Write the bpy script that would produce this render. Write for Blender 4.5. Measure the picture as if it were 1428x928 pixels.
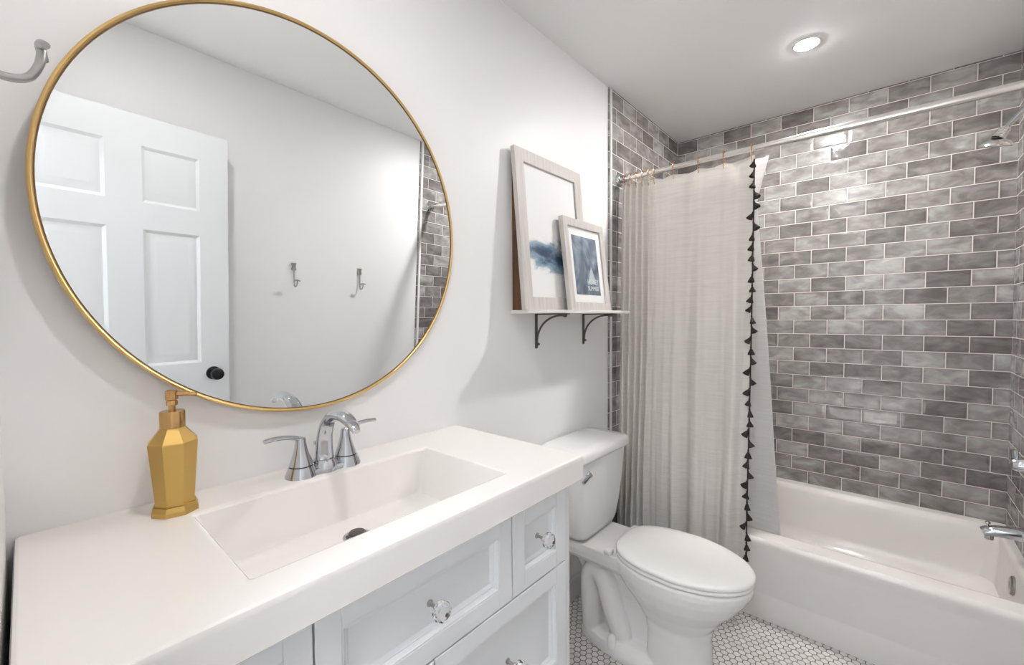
import bpy, bmesh, math, random
from math import pi, sin, cos, radians
from mathutils import Vector, Matrix
random.seed(7)
for o in list(bpy.data.objects): bpy.data.objects.remove(o)
SC = bpy.context.scene
COL = SC.collection

# ------------------------------------------------------------------ camera
CAM = Vector((-0.0295, -1.08, 1.31))
F_PX, YAW, PITCH, ROLL = 598.156, 0.7204, 0.0355, -0.0074
fw = Vector((cos(YAW)*cos(PITCH), sin(YAW)*cos(PITCH), -sin(PITCH)))
rt = Vector((sin(YAW), -cos(YAW), 0)); up = rt.cross(fw)
r2 = rt*cos(ROLL) + up*sin(ROLL); u2 = -rt*sin(ROLL) + up*cos(ROLL)
cd = bpy.data.cameras.new('camera'); cam = bpy.data.objects.new('camera', cd); COL.objects.link(cam)
cd.sensor_width = 36; cd.lens = F_PX/1428*36; cd.clip_start = 0.01
cam.matrix_world = Matrix(((r2.x, u2.x, -fw.x, CAM.x), (r2.y, u2.y, -fw.y, CAM.y), (r2.z, u2.z, -fw.z, CAM.z), (0, 0, 0, 1)))
SC.camera = cam

# ------------------------------------------------------------------ light levels, exposure
SC.view_settings.view_transform = 'Standard'; SC.view_settings.look = 'None'
SC.view_settings.gamma = 1; SC.view_settings.use_curve_mapping = False
SC.view_settings.exposure = 1.1
L_VANITY, L_TUB, L_HALL_FILL, L_SUN = 160.0, 530.0, 24.0, 51.0
L_COL = (1.0, 0.985, 0.97); H_COL = (0.86, 0.93, 1.0)
w = bpy.data.worlds.new('world'); SC.world = w; w.use_nodes = True
w.node_tree.nodes['Background'].inputs[0].default_value = (0.8, 0.88, 1, 1)
w.node_tree.nodes['Background'].inputs[1].default_value = 0.3

sl = bpy.data.lights.new('sun', 'SUN'); sl.energy = L_SUN; sl.angle = radians(0.6); sl.color = (0.97, 0.985, 1.0)
so_ = bpy.data.objects.new('sun', sl); COL.objects.link(so_); so_.location = (-4, -1.1, 5); so_.rotation_euler = (0, radians(-26), 0)   # shines in through the hallway window
# room dimensions: x runs away from the door wall, y = 0 is the vanity wall
XF, XB, YR, H = -0.0585, 2.8878, -1.5024, 2.463
CTR = 0.9514

# ------------------------------------------------------------------ materials
def mat(name, col, rough=0.5, metal=0.0, spec=0.5, **kw):
    m = bpy.data.materials.new(name); m.use_nodes = True
    b = m.node_tree.nodes['Principled BSDF']
    b.inputs['Base Color'].default_value = (*col, 1); b.inputs['Roughness'].default_value = rough
    b.inputs['Metallic'].default_value = metal; b.inputs['Specular IOR Level'].default_value = spec
    for k, v in kw.items(): b.inputs[k.replace('_', ' ')].default_value = v
    return m
class NT:
    def __init__(s, m): s.t = m.node_tree; s.b = s.t.nodes['Principled BSDF']
    def n(s, typ, **kw):
        x = s.t.nodes.new(typ)
        for k, v in kw.items(): setattr(x, k, v)
        return x
    def l(s, a, b): s.t.links.new(a, b)
    def val(s, sock, v):
        if hasattr(v, 'is_output') : s.l(v, sock)
        else: sock.default_value = v
    def m(s, op, a, b=0.0, c=None):
        x = s.n('ShaderNodeMath', operation=op); s.val(x.inputs[0], a); s.val(x.inputs[1], b)
        if c is not None: s.val(x.inputs[2], c)
        return x.outputs[0]
    def vm(s, op, a, b=(0, 0, 0), c=None):
        x = s.n('ShaderNodeVectorMath', operation=op); s.val(x.inputs[0], a); s.val(x.inputs[1], b)
        if c is not None: s.val(x.inputs[2], c)
        return x.outputs['Value'] if op in ('DOT_PRODUCT', 'LENGTH') else x.outputs[0]
    def obj(s): return s.n('ShaderNodeTexCoord').outputs['Object']
    def sep(s, v):
        x = s.n('ShaderNodeSeparateXYZ'); s.l(v, x.inputs[0]); return x.outputs
    def comb(s, x=0.0, y=0.0, z=0.0):
        c = s.n('ShaderNodeCombineXYZ')
        for i, v in enumerate((x, y, z)): s.val(c.inputs[i], v)
        return c.outputs[0]
    def noise(s, v, scale=5, detail=3, rough=0.5, w=None, dist=0.0):
        x = s.n('ShaderNodeTexNoise')
        if w is not None: x.noise_dimensions = '4D'; s.val(x.inputs['W'], w)
        s.l(v, x.inputs['Vector']); x.inputs['Scale'].default_value = scale; x.inputs['Detail'].default_value = detail
        x.inputs['Roughness'].default_value = rough; x.inputs['Distortion'].default_value = dist
        return x.outputs['Fac']
    def ramp(s, f, stops):
        x = s.n('ShaderNodeValToRGB'); s.val(x.inputs[0], f); e = x.color_ramp.elements
        while len(e) < len(stops): e.new(0.5)
        for i, (p, c) in enumerate(stops): e[i].position = p; e[i].color = (*c, 1) if len(c) == 3 else c
        return x.outputs[0]
    def mix(s, f, a, b):
        x = s.n('ShaderNodeMix', data_type='RGBA'); s.val(x.inputs['Factor'], f)
        for nm, v in (('A', a), ('B', b)):
            so = [i for i in x.inputs if i.name == nm and i.type == 'RGBA'][0]
            s.val(so, v if hasattr(v, 'is_output') else (*v, 1))
        return [o for o in x.outputs if o.type == 'RGBA'][0]
    def bump(s, h, strength=0.3, distance=0.01):
        x = s.n('ShaderNodeBump'); s.l(h, x.inputs['Height']); x.inputs['Strength'].default_value = strength
        x.inputs['Distance'].default_value = distance; s.l(x.outputs[0], s.b.inputs['Normal'])

def tile_material(name, axis, u0, ztop=2.4554, bw=0.1545, rh=0.0782):
    m = mat(name, (0.3, 0.28, 0.27), 0.12); t = NT(m); X = t.sep(t.obj())
    U = t.m('SUBTRACT', X[axis], u0); V = t.m('SUBTRACT', X[2], ztop - 32*rh)
    uv = t.comb(U, V, 0.0)
    def brick(ms, smooth):
        b = t.n('ShaderNodeTexBrick'); b.offset = 0.5; b.offset_frequency = 2; b.squash_frequency = 1
        t.l(uv, b.inputs['Vector'])
        for k, v in (('Scale', 1.0), ('Mortar Size', ms), ('Mortar Smooth', smooth), ('Bias', 0.0), ('Brick Width', bw), ('Row Height', rh)):
            b.inputs[k].default_value = v
        b.inputs['Color1'].default_value = (0, 0, 0, 1); b.inputs['Color2'].default_value = (1, 1, 1, 1); b.inputs['Mortar'].default_value = (0.5, 0.5, 0.5, 1)
        return b
    b1 = brick(0.0021, 0.1); b2 = brick(0.014, 1.0)
    rnd = t.n('ShaderNodeSeparateColor'); t.l(b1.outputs['Color'], rnd.inputs[0]); rnd = rnd.outputs[0]
    st = t.comb(t.m('MULTIPLY', U, 11.0), t.m('MULTIPLY', V, 21.0), 0.0)
    n1 = t.noise(st, 1.0, 4, 0.52, w=t.m('MULTIPLY', rnd, 61.0), dist=0.6)
    v = t.m('ADD', t.m('MULTIPLY', t.m('SUBTRACT', n1, 0.5), 1.7), t.m('MULTIPLY', rnd, 0.6))
    v = t.m('SUBTRACT', v, t.m('MULTIPLY', b2.outputs['Fac'], 0.16))
    col = t.ramp(t.m('ADD', v, 0.20), [(0.0, (0.135, 0.121, 0.115)), (0.35, (0.225, 0.206, 0.197)), (0.62, (0.33, 0.311, 0.30)), (0.85, (0.45, 0.435, 0.422)), (1.0, (0.54, 0.525, 0.51))])
    c2 = t.mix(b1.outputs['Fac'], col, (0.74, 0.69, 0.66)); t.l(c2, t.b.inputs['Base Color'])
    t.l(t.m('MULTIPLY_ADD', b1.outputs['Fac'], 0.6, 0.11), t.b.inputs['Roughness'])
    wav = t.noise(t.comb(t.m('MULTIPLY', U, 30.0), t.m('MULTIPLY', V, 34.0), 0.0), 1.0, 2, 0.5, w=t.m('MULTIPLY', rnd, 17.0))
    h = t.m('SUBTRACT', t.m('MULTIPLY', wav, 0.5), t.m('MULTIPLY', b1.outputs['Fac'], 0.9))
    h = t.m('SUBTRACT', h, t.m('MULTIPLY', b2.outputs['Fac'], 0.25))
    t.bump(h, 0.55, 0.004)
    return m

def hex_material():
    m = mat('white_hexagon_mosaic', (0.8, 0.78, 0.76), 0.25); t = NT(m); X = t.sep(t.obj()); P = 0.0259
    p = t.comb(t.m('DIVIDE', t.m('ADD', X[1], 5.0), P), t.m('DIVIDE', t.m('ADD', X[0], 5.0), P), 0.0)
    r = (1.0, 1.7320508, 1.0); hh = (0.5, 0.8660254, 0.0)
    a = t.vm('SUBTRACT', t.vm('MODULO', p, r), hh)
    b = t.vm('SUBTRACT', t.vm('MODULO', t.vm('SUBTRACT', p, hh), r), hh)
    ca = t.m('LESS_THAN', t.vm('DOT_PRODUCT', a, a), t.vm('DOT_PRODUCT', b, b))
    mx = t.n('ShaderNodeMix', data_type='VECTOR'); t.l(ca, mx.inputs[0])
    vi = [i for i in mx.inputs if i.type == 'VECTOR' and i.name in ('A', 'B')]; t.l(b, vi[0]); t.l(a, vi[1])
    g = [o for o in mx.outputs if o.type == 'VECTOR'][0]
    G = t.sep(t.vm('ABSOLUTE', g))
    d = t.m('MAXIMUM', G[0], t.m('ADD', t.m('MULTIPLY', G[0], 0.5), t.m('MULTIPLY', G[1], 0.8660254)))
    e = t.n('ShaderNodeMapRange'); e.inputs['From Min'].default_value = 0.425; e.inputs['From Max'].default_value = 0.462
    t.l(d, e.inputs['Value']); e = e.outputs[0]
    cell = t.vm('SUBTRACT', p, g); wn = t.n('ShaderNodeTexWhiteNoise'); t.l(t.vm('SNAP', t.vm('ADD', cell, (0.05, 0.05, 0.0)), (0.25, 0.25, 1.0)), wn.inputs[0])
    base = t.mix(wn.outputs[0], (0.70, 0.67, 0.65), (0.80, 0.775, 0.755))
    t.l(t.mix(e, base, (0.135, 0.112, 0.098)), t.b.inputs['Base Color'])
    t.l(t.m('MULTIPLY_ADD', e, 0.6, 0.2), t.b.inputs['Roughness'])
    t.bump(t.m('SUBTRACT', 1.0, e), 0.35, 0.002)
    return m

def paint(name, col, rough=0.45, bump=0.04, spec=0.4):
    m = mat(name, col, rough, spec=spec); t = NT(m)
    t.bump(t.noise(t.obj(), 160, 2), bump, 0.002); return m

def linen(name, col, trans):
    m = mat(name, col, 0.85, spec=0.15); t = NT(m); X = t.sep(t.obj())
    sl = t.noise(t.comb(t.m('MULTIPLY', X[1], 9.0), t.m('MULTIPLY', X[0], 9.0), t.m('MULTIPLY', X[2], 210.0)), 1.0, 3)
    tl = t.noise(t.comb(t.m('MULTIPLY', X[1], 260.0), t.m('MULTIPLY', X[0], 260.0), t.m('MULTIPLY', X[2], 14.0)), 1.0, 2)
    s = t.m('ADD', t.m('MULTIPLY', sl, 0.8), t.m('MULTIPLY', tl, 0.2))
    c = t.ramp(s, [(0.3, tuple(x*0.93 for x in col)), (0.5, col), (0.72, tuple(min(1, x*1.06) for x in col))])
    t.l(c, t.b.inputs['Base Color']); t.bump(s, 0.35, 0.0015)
    tr = t.n('ShaderNodeBsdfTranslucent'); t.l(c, tr.inputs[0])
    mx = t.n('ShaderNodeMixShader'); mx.inputs[0].default_value = trans
    out = [n for n in t.t.nodes if n.type == 'OUTPUT_MATERIAL'][0]
    t.l(t.b.outputs[0], mx.inputs[1]); t.l(tr.outputs[0], mx.inputs[2]); t.l(mx.outputs[0], out.inputs[0])
    return m

def emit(name, col, strength):
    m = mat(name, (0.9, 0.9, 0.9), 0.4); b = m.node_tree.nodes['Principled BSDF']
    b.inputs['Emission Color'].default_value = (*col, 1); b.inputs['Emission Strength'].default_value = strength
    return m

M = {}
M['wall'] = paint('satin_white_wall_paint', (0.905, 0.895, 0.887), 0.42, 0.03, 0.3)
M['ceil'] = paint('flat_white_ceiling_paint', (0.93, 0.92, 0.91), 0.75, 0.05, 0.2)
M['doorp'] = paint('white_door_paint', (0.82, 0.83, 0.84), 0.35, 0.02)
M['cab'] = paint('white_cabinet_lacquer', (0.80, 0.815, 0.835), 0.32, 0.02)
M['top'] = mat('glossy_white_cultured_marble', (0.915, 0.88, 0.852), 0.13, spec=0.5)
M['tile_back'] = tile_material('grey_glazed_subway_tile_back', 1, -1.367)
M['tile_side'] = tile_material('grey_glazed_subway_tile_side', 0, 2.1025)
M['tile_edge'] = tile_material('grey_glazed_edge_tile', 0, 1.80)
M['hex'] = hex_material()
M['tub'] = mat('white_tub_enamel', (0.885, 0.85, 0.82), 0.13, spec=0.5)
_t = NT(M['tub']); _t.bump(_t.noise(_t.obj(), 38, 2), 0.04, 0.01)
M['china'] = mat('white_vitreous_china', (0.88, 0.865, 0.855), 0.1, spec=0.5)
M['seat'] = mat('white_seat_plastic', (0.90, 0.88, 0.86), 0.24)
M['chrome'] = mat('polished_chrome', (0.57, 0.585, 0.615), 0.05, 1.0)
M['rodm'] = mat('satin_nickel_rod', (0.80, 0.775, 0.75), 0.22, 1.0)
M['nickel'] = mat('brushed_nickel', (0.44, 0.43, 0.415), 0.3, 1.0)
M['gold'] = mat('brushed_gold_mirror_frame', (0.76, 0.52, 0.22), 0.3, 1.0)
M['brass'] = mat('brushed_brass_bottle', (0.585, 0.385, 0.125), 0.33, 1.0)
_t = NT(M['brass']); _X = _t.sep(_t.obj()); _t.bump(_t.noise(_t.comb(_t.m('MULTIPLY', _X[0], 60.0), _t.m('MULTIPLY', _X[1], 60.0), _t.m('MULTIPLY', _X[2], 900.0)), 1, 2), 0.06, 0.002)
M['copper'] = mat('polished_brass_pump', (0.62, 0.37, 0.155), 0.2, 1.0)
M['mirror'] = mat('silvered_mirror_glass', (0.88, 0.90, 0.905), 0.0, 1.0)
M['black'] = mat('black_enamel', (0.006, 0.006, 0.008), 0.12)
M['dark'] = mat('dark_void', (0.02, 0.018, 0.016), 0.6)
M['iron'] = mat('dark_iron', (0.13, 0.115, 0.11), 0.42, 0.7)
M['shelf'] = paint('white_shelf_paint', (0.84, 0.82, 0.80), 0.4)
M['fabric'] = linen('off_white_slub_linen', (0.955, 0.92, 0.88), 0.28)
M['liner'] = linen('white_liner_cloth', (0.93, 0.92, 0.91), 0.5)
M['tassel'] = mat('charcoal_cotton_tassel', (0.055, 0.047, 0.044), 0.9, spec=0.1)
M['wash'] = paint('whitewashed_wood_frame', (0.69, 0.65, 0.615), 0.5, 0.1)
_t = NT(M['wash']); _X = _t.sep(_t.obj())
_t.l(_t.ramp(_t.noise(_t.comb(_t.m('MULTIPLY', _X[0], 90.0), _t.m('MULTIPLY', _X[1], 90.0), _t.m('MULTIPLY', _X[2], 5.0)), 1, 3), [(0.3, (0.55, 0.515, 0.48)), (0.7, (0.67, 0.635, 0.60))]), _t.b.inputs['Base Color'])
M['brown'] = mat('walnut_brown_wood', (0.16, 0.075, 0.03), 0.45)
_t = NT(M['brown']); _X = _t.sep(_t.obj())
_t.l(_t.ramp(_t.noise(_t.comb(_t.m('MULTIPLY', _X[0], 70.0), _t.m('MULTIPLY', _X[1], 70.0), _t.m('MULTIPLY', _X[2], 6.0)), 1, 3), [(0.3, (0.055, 0.024, 0.010)), (0.7, (0.17, 0.08, 0.032))]), _t.b.inputs['Base Color'])
M['paper'] = mat('white_mat_board', (0.86, 0.85, 0.84), 0.7)
M['glass'] = mat('clear_crystal', (1, 1, 1), 0.02, Transmission_Weight=1.0, IOR=1.5)
M['bronze_and_shadow'] = mat('aged_brass_and_lip_shadow', (0.22, 0.14, 0.07), 0.3, 1.0)  # knob screws, and the ring that stands for shadow inside the mirror frame
M['whitemetal'] = mat('white_edge_trim', (0.85, 0.84, 0.83), 0.3)
M['print_text'] = mat('white_print_ink', (0.72, 0.76, 0.78), 0.6)
M['lens_vanity'] = emit('lit_lens_vanity', L_COL, L_VANITY)
M['lens_tub'] = emit('lit_lens_tub', L_COL, L_TUB)
M['lens_hall_fill'] = emit('lit_lens_hall_fill', H_COL, L_HALL_FILL)
M['lamptrim'] = mat('white_lamp_trim', (0.85, 0.84, 0.83), 0.4)

# ------------------------------------------------------------------ mesh helpers
WL = {}
def wloc(o): return WL.get(o.name, Vector((0, 0, 0))) if o else Vector((0, 0, 0))
def obj(name, bm, m, parent=None, loc=None, smooth=40, mods=()):
    """link a bmesh (vertices in world coordinates) as one object, origin at loc"""
    base = Vector(loc) if loc is not None else wloc(parent)
    bmesh.ops.recalc_face_normals(bm, faces=bm.faces)
    bmesh.ops.translate(bm, verts=bm.verts, vec=-base)
    me = bpy.data.meshes.new(name); bm.to_mesh(me); bm.free()
    me.materials.append(m)
    if smooth:
        for p in me.polygons: p.use_smooth = True
        me.set_sharp_from_angle(angle=radians(smooth))
    o = bpy.data.objects.new(name, me); COL.objects.link(o)
    if parent: o.parent = parent
    o.location = base - wloc(parent); WL[o.name] = base
    return o
def tag(o, label, cat=None, group=None):
    o['label'] = label
    if cat: o['category'] = cat
    if group: o['group'] = group
    return o
def thing(name, label, cat, loc, group=None):
    o = bpy.data.objects.new(name, None); COL.objects.link(o); o.location = loc; o.empty_display_size = 0.05
    WL[o.name] = Vector(loc); return tag(o, label, cat, group)
def struct(name, bm, m, parent=None, smooth=0, **k):
    o = obj(name, bm, m, parent, smooth=smooth, **k)
    if not parent: o['kind'] = 'structure'
    return o
def dup(root, loc, label, group=None):
    r = root.copy(); COL.objects.link(r); r.location = loc; WL[r.name] = Vector(loc); r['label'] = label
    if group: r['group'] = group
    for ch in list(root.children):
        c = ch.copy(); COL.objects.link(c); c.parent = r
        for g in ch.children:
            d = g.copy(); COL.objects.link(d); d.parent = c
    return r
def box(bm, x0, x1, y0, y1, z0, z1, bev=0.0, seg=2):
    vs = [bm.verts.new((x, y, z)) for x in (x0, x1) for y in (y0, y1) for z in (z0, z1)]
    fs = [bm.faces.new([vs[i] for i in f]) for f in ((0, 1, 3, 2), (4, 6, 7, 5), (0, 4, 5, 1), (2, 3, 7, 6), (0, 2, 6, 4), (1, 5, 7, 3))]
    if bev:
        es = list({e for f in fs for e in f.edges})
        bmesh.ops.bevel(bm, geom=es, offset=bev, segments=seg, affect='EDGES', profile=0.5)
    return vs
def BX(*a, **k):
    bm = bmesh.new(); box(bm, *a, **k); return bm
def loft(bm, rings, cap0=True, cap1=True, closed=True):
    R = [[bm.verts.new(p) for p in r] for r in rings]; n = len(R[0])
    for a, b in zip(R, R[1:]):
        for i in range(n if closed else n-1):
            j = (i+1) % n; bm.faces.new((a[i], a[j], b[j], b[i]))
    if cap0: bm.faces.new(R[0][::-1])
    if cap1: bm.faces.new(R[-1])
    return R
def rrect(cx, cy, hx, hy, r, z, k=6):
    r = min(r, hx-1e-4, hy-1e-4); pts = []
    for sx, sy, a0 in ((1, 1, 0), (-1, 1, pi/2), (-1, -1, pi), (1, -1, 3*pi/2)):
        for i in range(k+1):
            a = a0 + pi/2*i/k; pts.append(Vector((cx+sx*(hx-r)+r*cos(a), cy+sy*(hy-r)+r*sin(a), z)))
    return pts
def rr2(x0, x1, y0, y1, r, z, k=6): return rrect((x0+x1)/2, (y0+y1)/2, abs(x1-x0)/2, abs(y1-y0)/2, r, z, k)
def lathe(bm, prof, c=(0, 0, 0), axis=(0, 0, 1), n=32, cap0=True, cap1=True):
    q = Vector((0, 0, 1)).rotation_difference(Vector(axis).normalized()); c = Vector(c)
    rings = [[c + q @ Vector((max(r, 1e-5)*cos(2*pi*i/n), max(r, 1e-5)*sin(2*pi*i/n), z)) for i in range(n)] for r, z in prof]
    loft(bm, rings, cap0, cap1)
def tube(bm, pts, rad, n=12, cap=True, flat=1.0, side=None, res=0):
    pts = [Vector(p) for p in pts]
    if not hasattr(rad, '__len__'): rad = [rad]*len(pts)
    if res:
        P, Rr = [], []
        for i in range(len(pts)-1):
            p0, p1, p2, p3 = pts[max(i-1, 0)], pts[i], pts[i+1], pts[min(i+2, len(pts)-1)]
            for s in range(res):
                t = s/res
                P.append(0.5*((2*p1) + (p2-p0)*t + (2*p0-5*p1+4*p2-p3)*t*t + (3*p1-p0-3*p2+p3)*t**3)); Rr.append(rad[i]*(1-t)+rad[i+1]*t)
        P.append(pts[-1]); Rr.append(rad[-1]); pts, rad = P, Rr
    rings = []; ref = Vector(side) if side else None
    for i, p in enumerate(pts):
        t = (pts[min(i+1, len(pts)-1)] - pts[max(i-1, 0)]).normalized()
        if ref is None: ref = t.orthogonal()
        a = (ref - t*ref.dot(t)).normalized(); b = t.cross(a)
        if not side: ref = a
        rings.append([p + a*rad[i]*cos(2*pi*k/n) + b*rad[i]*flat*sin(2*pi*k/n) for k in range(n)])
    loft(bm, rings, cap, cap)
def torus(bm, c, R, r, axis=(0, 1, 0), n=40, m=10):
    q = Vector((0, 0, 1)).rotation_difference(Vector(axis).normalized()); c = Vector(c)
    R_ = [[c + q @ Vector(((R+r*cos(2*pi*j/m))*cos(2*pi*i/n), (R+r*cos(2*pi*j/m))*sin(2*pi*i/n), r*sin(2*pi*j/m))) for j in range(m)] for i in range(n)]
    loft(bm, R_ + [R_[0]], False, False); bmesh.ops.remove_doubles(bm, verts=bm.verts, dist=1e-6)
def bake(o):
    """apply an object's modifiers without operators"""
    dg = bpy.context.evaluated_depsgraph_get(); dg.update()
    me = bpy.data.meshes.new_from_object(o.evaluated_get(dg)); old = o.data
    o.modifiers.clear(); o.data = me; me.name = old.name; bpy.data.meshes.remove(old)
    return o

# ================================================================== ROOM
T = 0.10
struct('floor', BX(-1.5, XB+0.1, -2.6, 1.0, -0.06, 0.0), M['hex'])
struct('ceiling', BX(-1.5, XB+0.1, -2.6, 1.0, H, H+0.06), M['ceil'])
wl = struct('wall_left', BX(XF-T, XB+T, 0.0, T, 0, H), M['wall'])
wr = struct('wall_right', BX(XF-T, XB+T, YR-T, YR, 0, H), M['wall'])
struct('wall_back', BX(XB, XB+T, YR-T, T, 0, H), M['tile_back'])
# door wall with its opening (door hinged at the far jamb)
DJ0, DJ1, DH = -1.352, -0.60, 2.07
bm = bmesh.new(); box(bm, XF-T, XF, DJ1, 0.0, 0, H); box(bm, XF-T, XF, YR, DJ0, 0, H); box(bm, XF-T, XF, DJ0, DJ1, DH, H)
struct('wall_front', bm, M['wall'])
# hallway beyond the door opening
bm = bmesh.new()
for f in ((-2.6, -1.25, 0, H), (-0.30, 1.0, 0, H), (-1.25, -0.30, 0, 0.20), (-1.25, -0.30, 1.20, H)): box(bm, -1.5, -1.4, *f)
struct('wall_hall_far', bm, M['wall'])
W0, W1, WZ0, WZ1 = -1.25, -0.30, 0.20, 1.20
bm = bmesh.new()
for f in ((W0, W0+0.05, WZ0, WZ1), (W1-0.05, W1, WZ0, WZ1), (W0+0.05, W1-0.05, WZ0, WZ0+0.05), (W0+0.05, W1-0.05, WZ1-0.05, WZ1)): box(bm, -1.49, -1.44, *f)
struct('window_1', bm, M['doorp'])
bm = bmesh.new(); box(bm, -1.4, XF-T, 0.9, 1.0, 0, H); box(bm, -1.4, XF-T, -2.6, -2.5, 0, H)
struct('wall_hall_end', bm, M['wall'])
bm = bmesh.new(); box(bm, XF-T-0.02, XF-T, T, 0.9, 0, H); box(bm, XF-T-0.02, XF-T, -2.5, YR-T, 0, H)
struct('wall_hall_near', bm, M['wall'])
# tile surround on the two side walls of the tub alcove
TX = 1.973
struct('tile_surround', BX(TX, XB, -0.006, 0.0, 0.0, H), M['tile_side'], wl)
struct('tile_surround', BX(TX, XB, YR, YR+0.006, 0.0, H), M['tile_side'], wr)
struct('trim_1', BX(1.956, TX+0.001, -0.010, 0.0, 0.0, H-0.003, bev=0.002), M['whitemetal'], smooth=40)
struct('trim_2', BX(1.9445, 1.9515, -0.007, 0.0, 0.0, H-0.003), M['tile_edge'])
struct('trim_3', BX(1.956, TX+0.001, YR, YR+0.010, 0.0, H-0.003, bev=0.002), M['whitemetal'], smooth=40)
struct('trim_4', BX(1.9445, 1.9515, YR, YR+0.007, 0.0, H-0.003), M['tile_edge'])
struct('baseboard_left', BX(0.915, 1.94, -0.012, 0.0, 0.0, 0.10, bev=0.003), M['doorp'])
struct('baseboard_right', BX(XF, 1.94, YR, YR+0.012, 0.0, 0.10, bev=0.003), M['doorp'])

# six-panel door, open into the room, seen in the mirror
hinge = Vector((-0.052, -1.335, 0.012)); free = Vector((0.700, -1.372, 0.012))
dv = (free-hinge).normalized(); dn = Vector((-dv.y, dv.x, 0)); DW = (free-hinge).length; DHT = 2.046
def dpt(u, v, d): return hinge + dv*u + Vector((0, 0, v)) + dn*d
bm = bmesh.new()
st, mid = 0.115, 0.115
cols = [(st, (DW-mid)/2), ((DW+mid)/2, DW-st)]
rows = [(1.695, 1.925), (1.00, 1.585), (0.22, 0.83)]
us = [0] + [c for a in cols for c in a] + [DW]; vs_ = [0, 0.22, 0.83, 1.00, 1.585, 1.695, 1.925, DHT]
for i in range(5):
    for j in range(7):
        if i in (1, 3) and j in (1, 3, 5):
            u0, u1, v0, v1 = us[i], us[i+1], vs_[j], vs_[j+1]
            rr = [[dpt(a, b, d) for a, b in ((u0+q, v0+q), (u1-q, v0+q), (u1-q, v1-q), (u0+q, v1-q))] for q, d in ((0, 0), (0.012, -0.009), (0.02, -0.009), (0.045, -0.002), (0.046, -0.002))]
            loft(bm, rr, False, True)
        else:
            q = [bm.verts.new(dpt(a, b, 0)) for a, b in ((us[i], vs_[j]), (us[i+1], vs_[j]), (us[i+1], vs_[j+1]), (us[i], vs_[j+1]))]; bm.faces.new(q)
bmesh.ops.remove_doubles(bm, verts=bm.verts, dist=1e-5)
bk = [[dpt(a, b, d) for a, b in ((0, 0), (DW, 0), (DW, DHT), (0, DHT))] for d in (0, -0.036)]
loft(bm, bk, False, True)
bmesh.ops.remove_doubles(bm, verts=bm.verts, dist=1e-5)
door = struct('door_1', bm, M['doorp'], smooth=25)
door['label'] = 'white six-panel door standing open, seen in the round mirror'
kp = dpt(DW-0.066, 0.945, 0)
bm = bmesh.new(); lathe(bm, [(0.031, 0), (0.031, 0.006), (0.014, 0.010), (0.012, 0.026), (0.024, 0.034), (0.0285, 0.046), (0.025, 0.058), (0.012, 0.064), (0, 0.065)], kp, dn)
tag(obj('knob', bm, M['black'], door), 'glossy black round door knob')
bm = bmesh.new(); box(bm, free.x-0.001, free.x+0.0015, free.y-0.028, free.y-0.006, 0.92, 0.98); obj('latch_plate', bm, M['nickel'], door)

# recessed ceiling lights
def downlight(x, y, lens, label, name='recessed_light'):
    t = thing(name, label, 'ceiling light', (x, y, H), 'recessed ceiling lights')
    bm = bmesh.new(); lathe(bm, [(0.0415, 0.0), (0.052, 0.0), (0.0524, -0.001), (0.0500, -0.0030), (0.0440, -0.0036), (0.0415, -0.002), (0.0415, 0.0)], (x, y, H), n=48, cap0=False, cap1=False)
    obj('trim_ring', bm, M['lamptrim'], t)
    bm = bmesh.new(); lathe(bm, [(0.0420, -0.0005), (0.0420, -0.0035), (0.034, -0.0052), (0.020, -0.0062), (0, -0.0066)], (x, y, H), n=48)
    obj('lens', bm, lens, t)
downlight(2.206, -0.797, M['lens_tub'], 'lit round recessed ceiling light above the bathtub')
downlight(0.352, -0.742, M['lens_vanity'], 'round recessed ceiling light above the vanity side, by the door')
t = thing('hall_fill_light', 'added unseen fill light on the hallway ceiling beyond the door opening', 'ceiling light', (-0.8, -1.0, H))  # added fill lamp, out of view; lifts the lower curtain, apron and floor
bm = bmesh.new(); lathe(bm, [(0.19, 0), (0.19, -0.02), (0.17, -0.028)], (-0.8, -1.0, H), n=40); obj('trim_ring', bm, M['lamptrim'], t)
bm = bmesh.new(); lathe(bm, [(0.165, -0.028), (0.14, -0.06), (0.08, -0.075), (0, -0.08)], (-0.8, -1.0, H), n=40); obj('lens', bm, M['lens_hall_fill'], t)

# ================================================================== BATHTUB
TB = 0.352; y0, y1 = YR+0.007, -0.007
def tr(xf, z, r=0.004): return rr2(xf, XB-0.001, y0, y1, r, z, 8)
def ti(xa, xb, ya, yb, r, z): return rr2(xa, xb, ya, yb, r, z, 8)
rings = [tr(2.031, 0.0), tr(2.030, 0.100), tr(2.0325, 0.108), tr(2.0325, 0.116), tr(2.0305, 0.285), tr(2.030, 0.295), tr(2.026, 0.315), tr(2.0255, 0.332), tr(2.029, 0.344), tr(2.037, 0.351), tr(2.048, TB), tr(2.052, TB), ti(2.104, 2.843, -1.479, -0.067, 0.05, TB),
         ti(2.112, 2.835, -1.474, -0.075, 0.045, TB), ti(2.120, 2.827, -1.470, -0.083, 0.050, 0.3495), ti(2.128, 2.819, -1.466, -0.094, 0.055, 0.342), ti(2.134, 2.812, -1.464, -0.105, 0.055, 0.325),
         ti(2.146, 2.80, -1.459, -0.13, 0.065, 0.25), ti(2.165, 2.785, -1.447, -0.20, 0.075, 0.13), ti(2.185, 2.765, -1.405, -0.25, 0.11, 0.085), ti(2.22, 2.73, -1.36, -0.31, 0.10, 0.066), ti(2.40, 2.56, -1.2, -0.6, 0.06, 0.062)]
bm = bmesh.new(); loft(bm, rings)
tub = thing('bathtub', 'white enamelled alcove bathtub set against the grey tiled walls', 'bathtub', (2.45, -0.75, 0))
obj('tub_shell', bm, M['tub'], tub, smooth=35)
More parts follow.
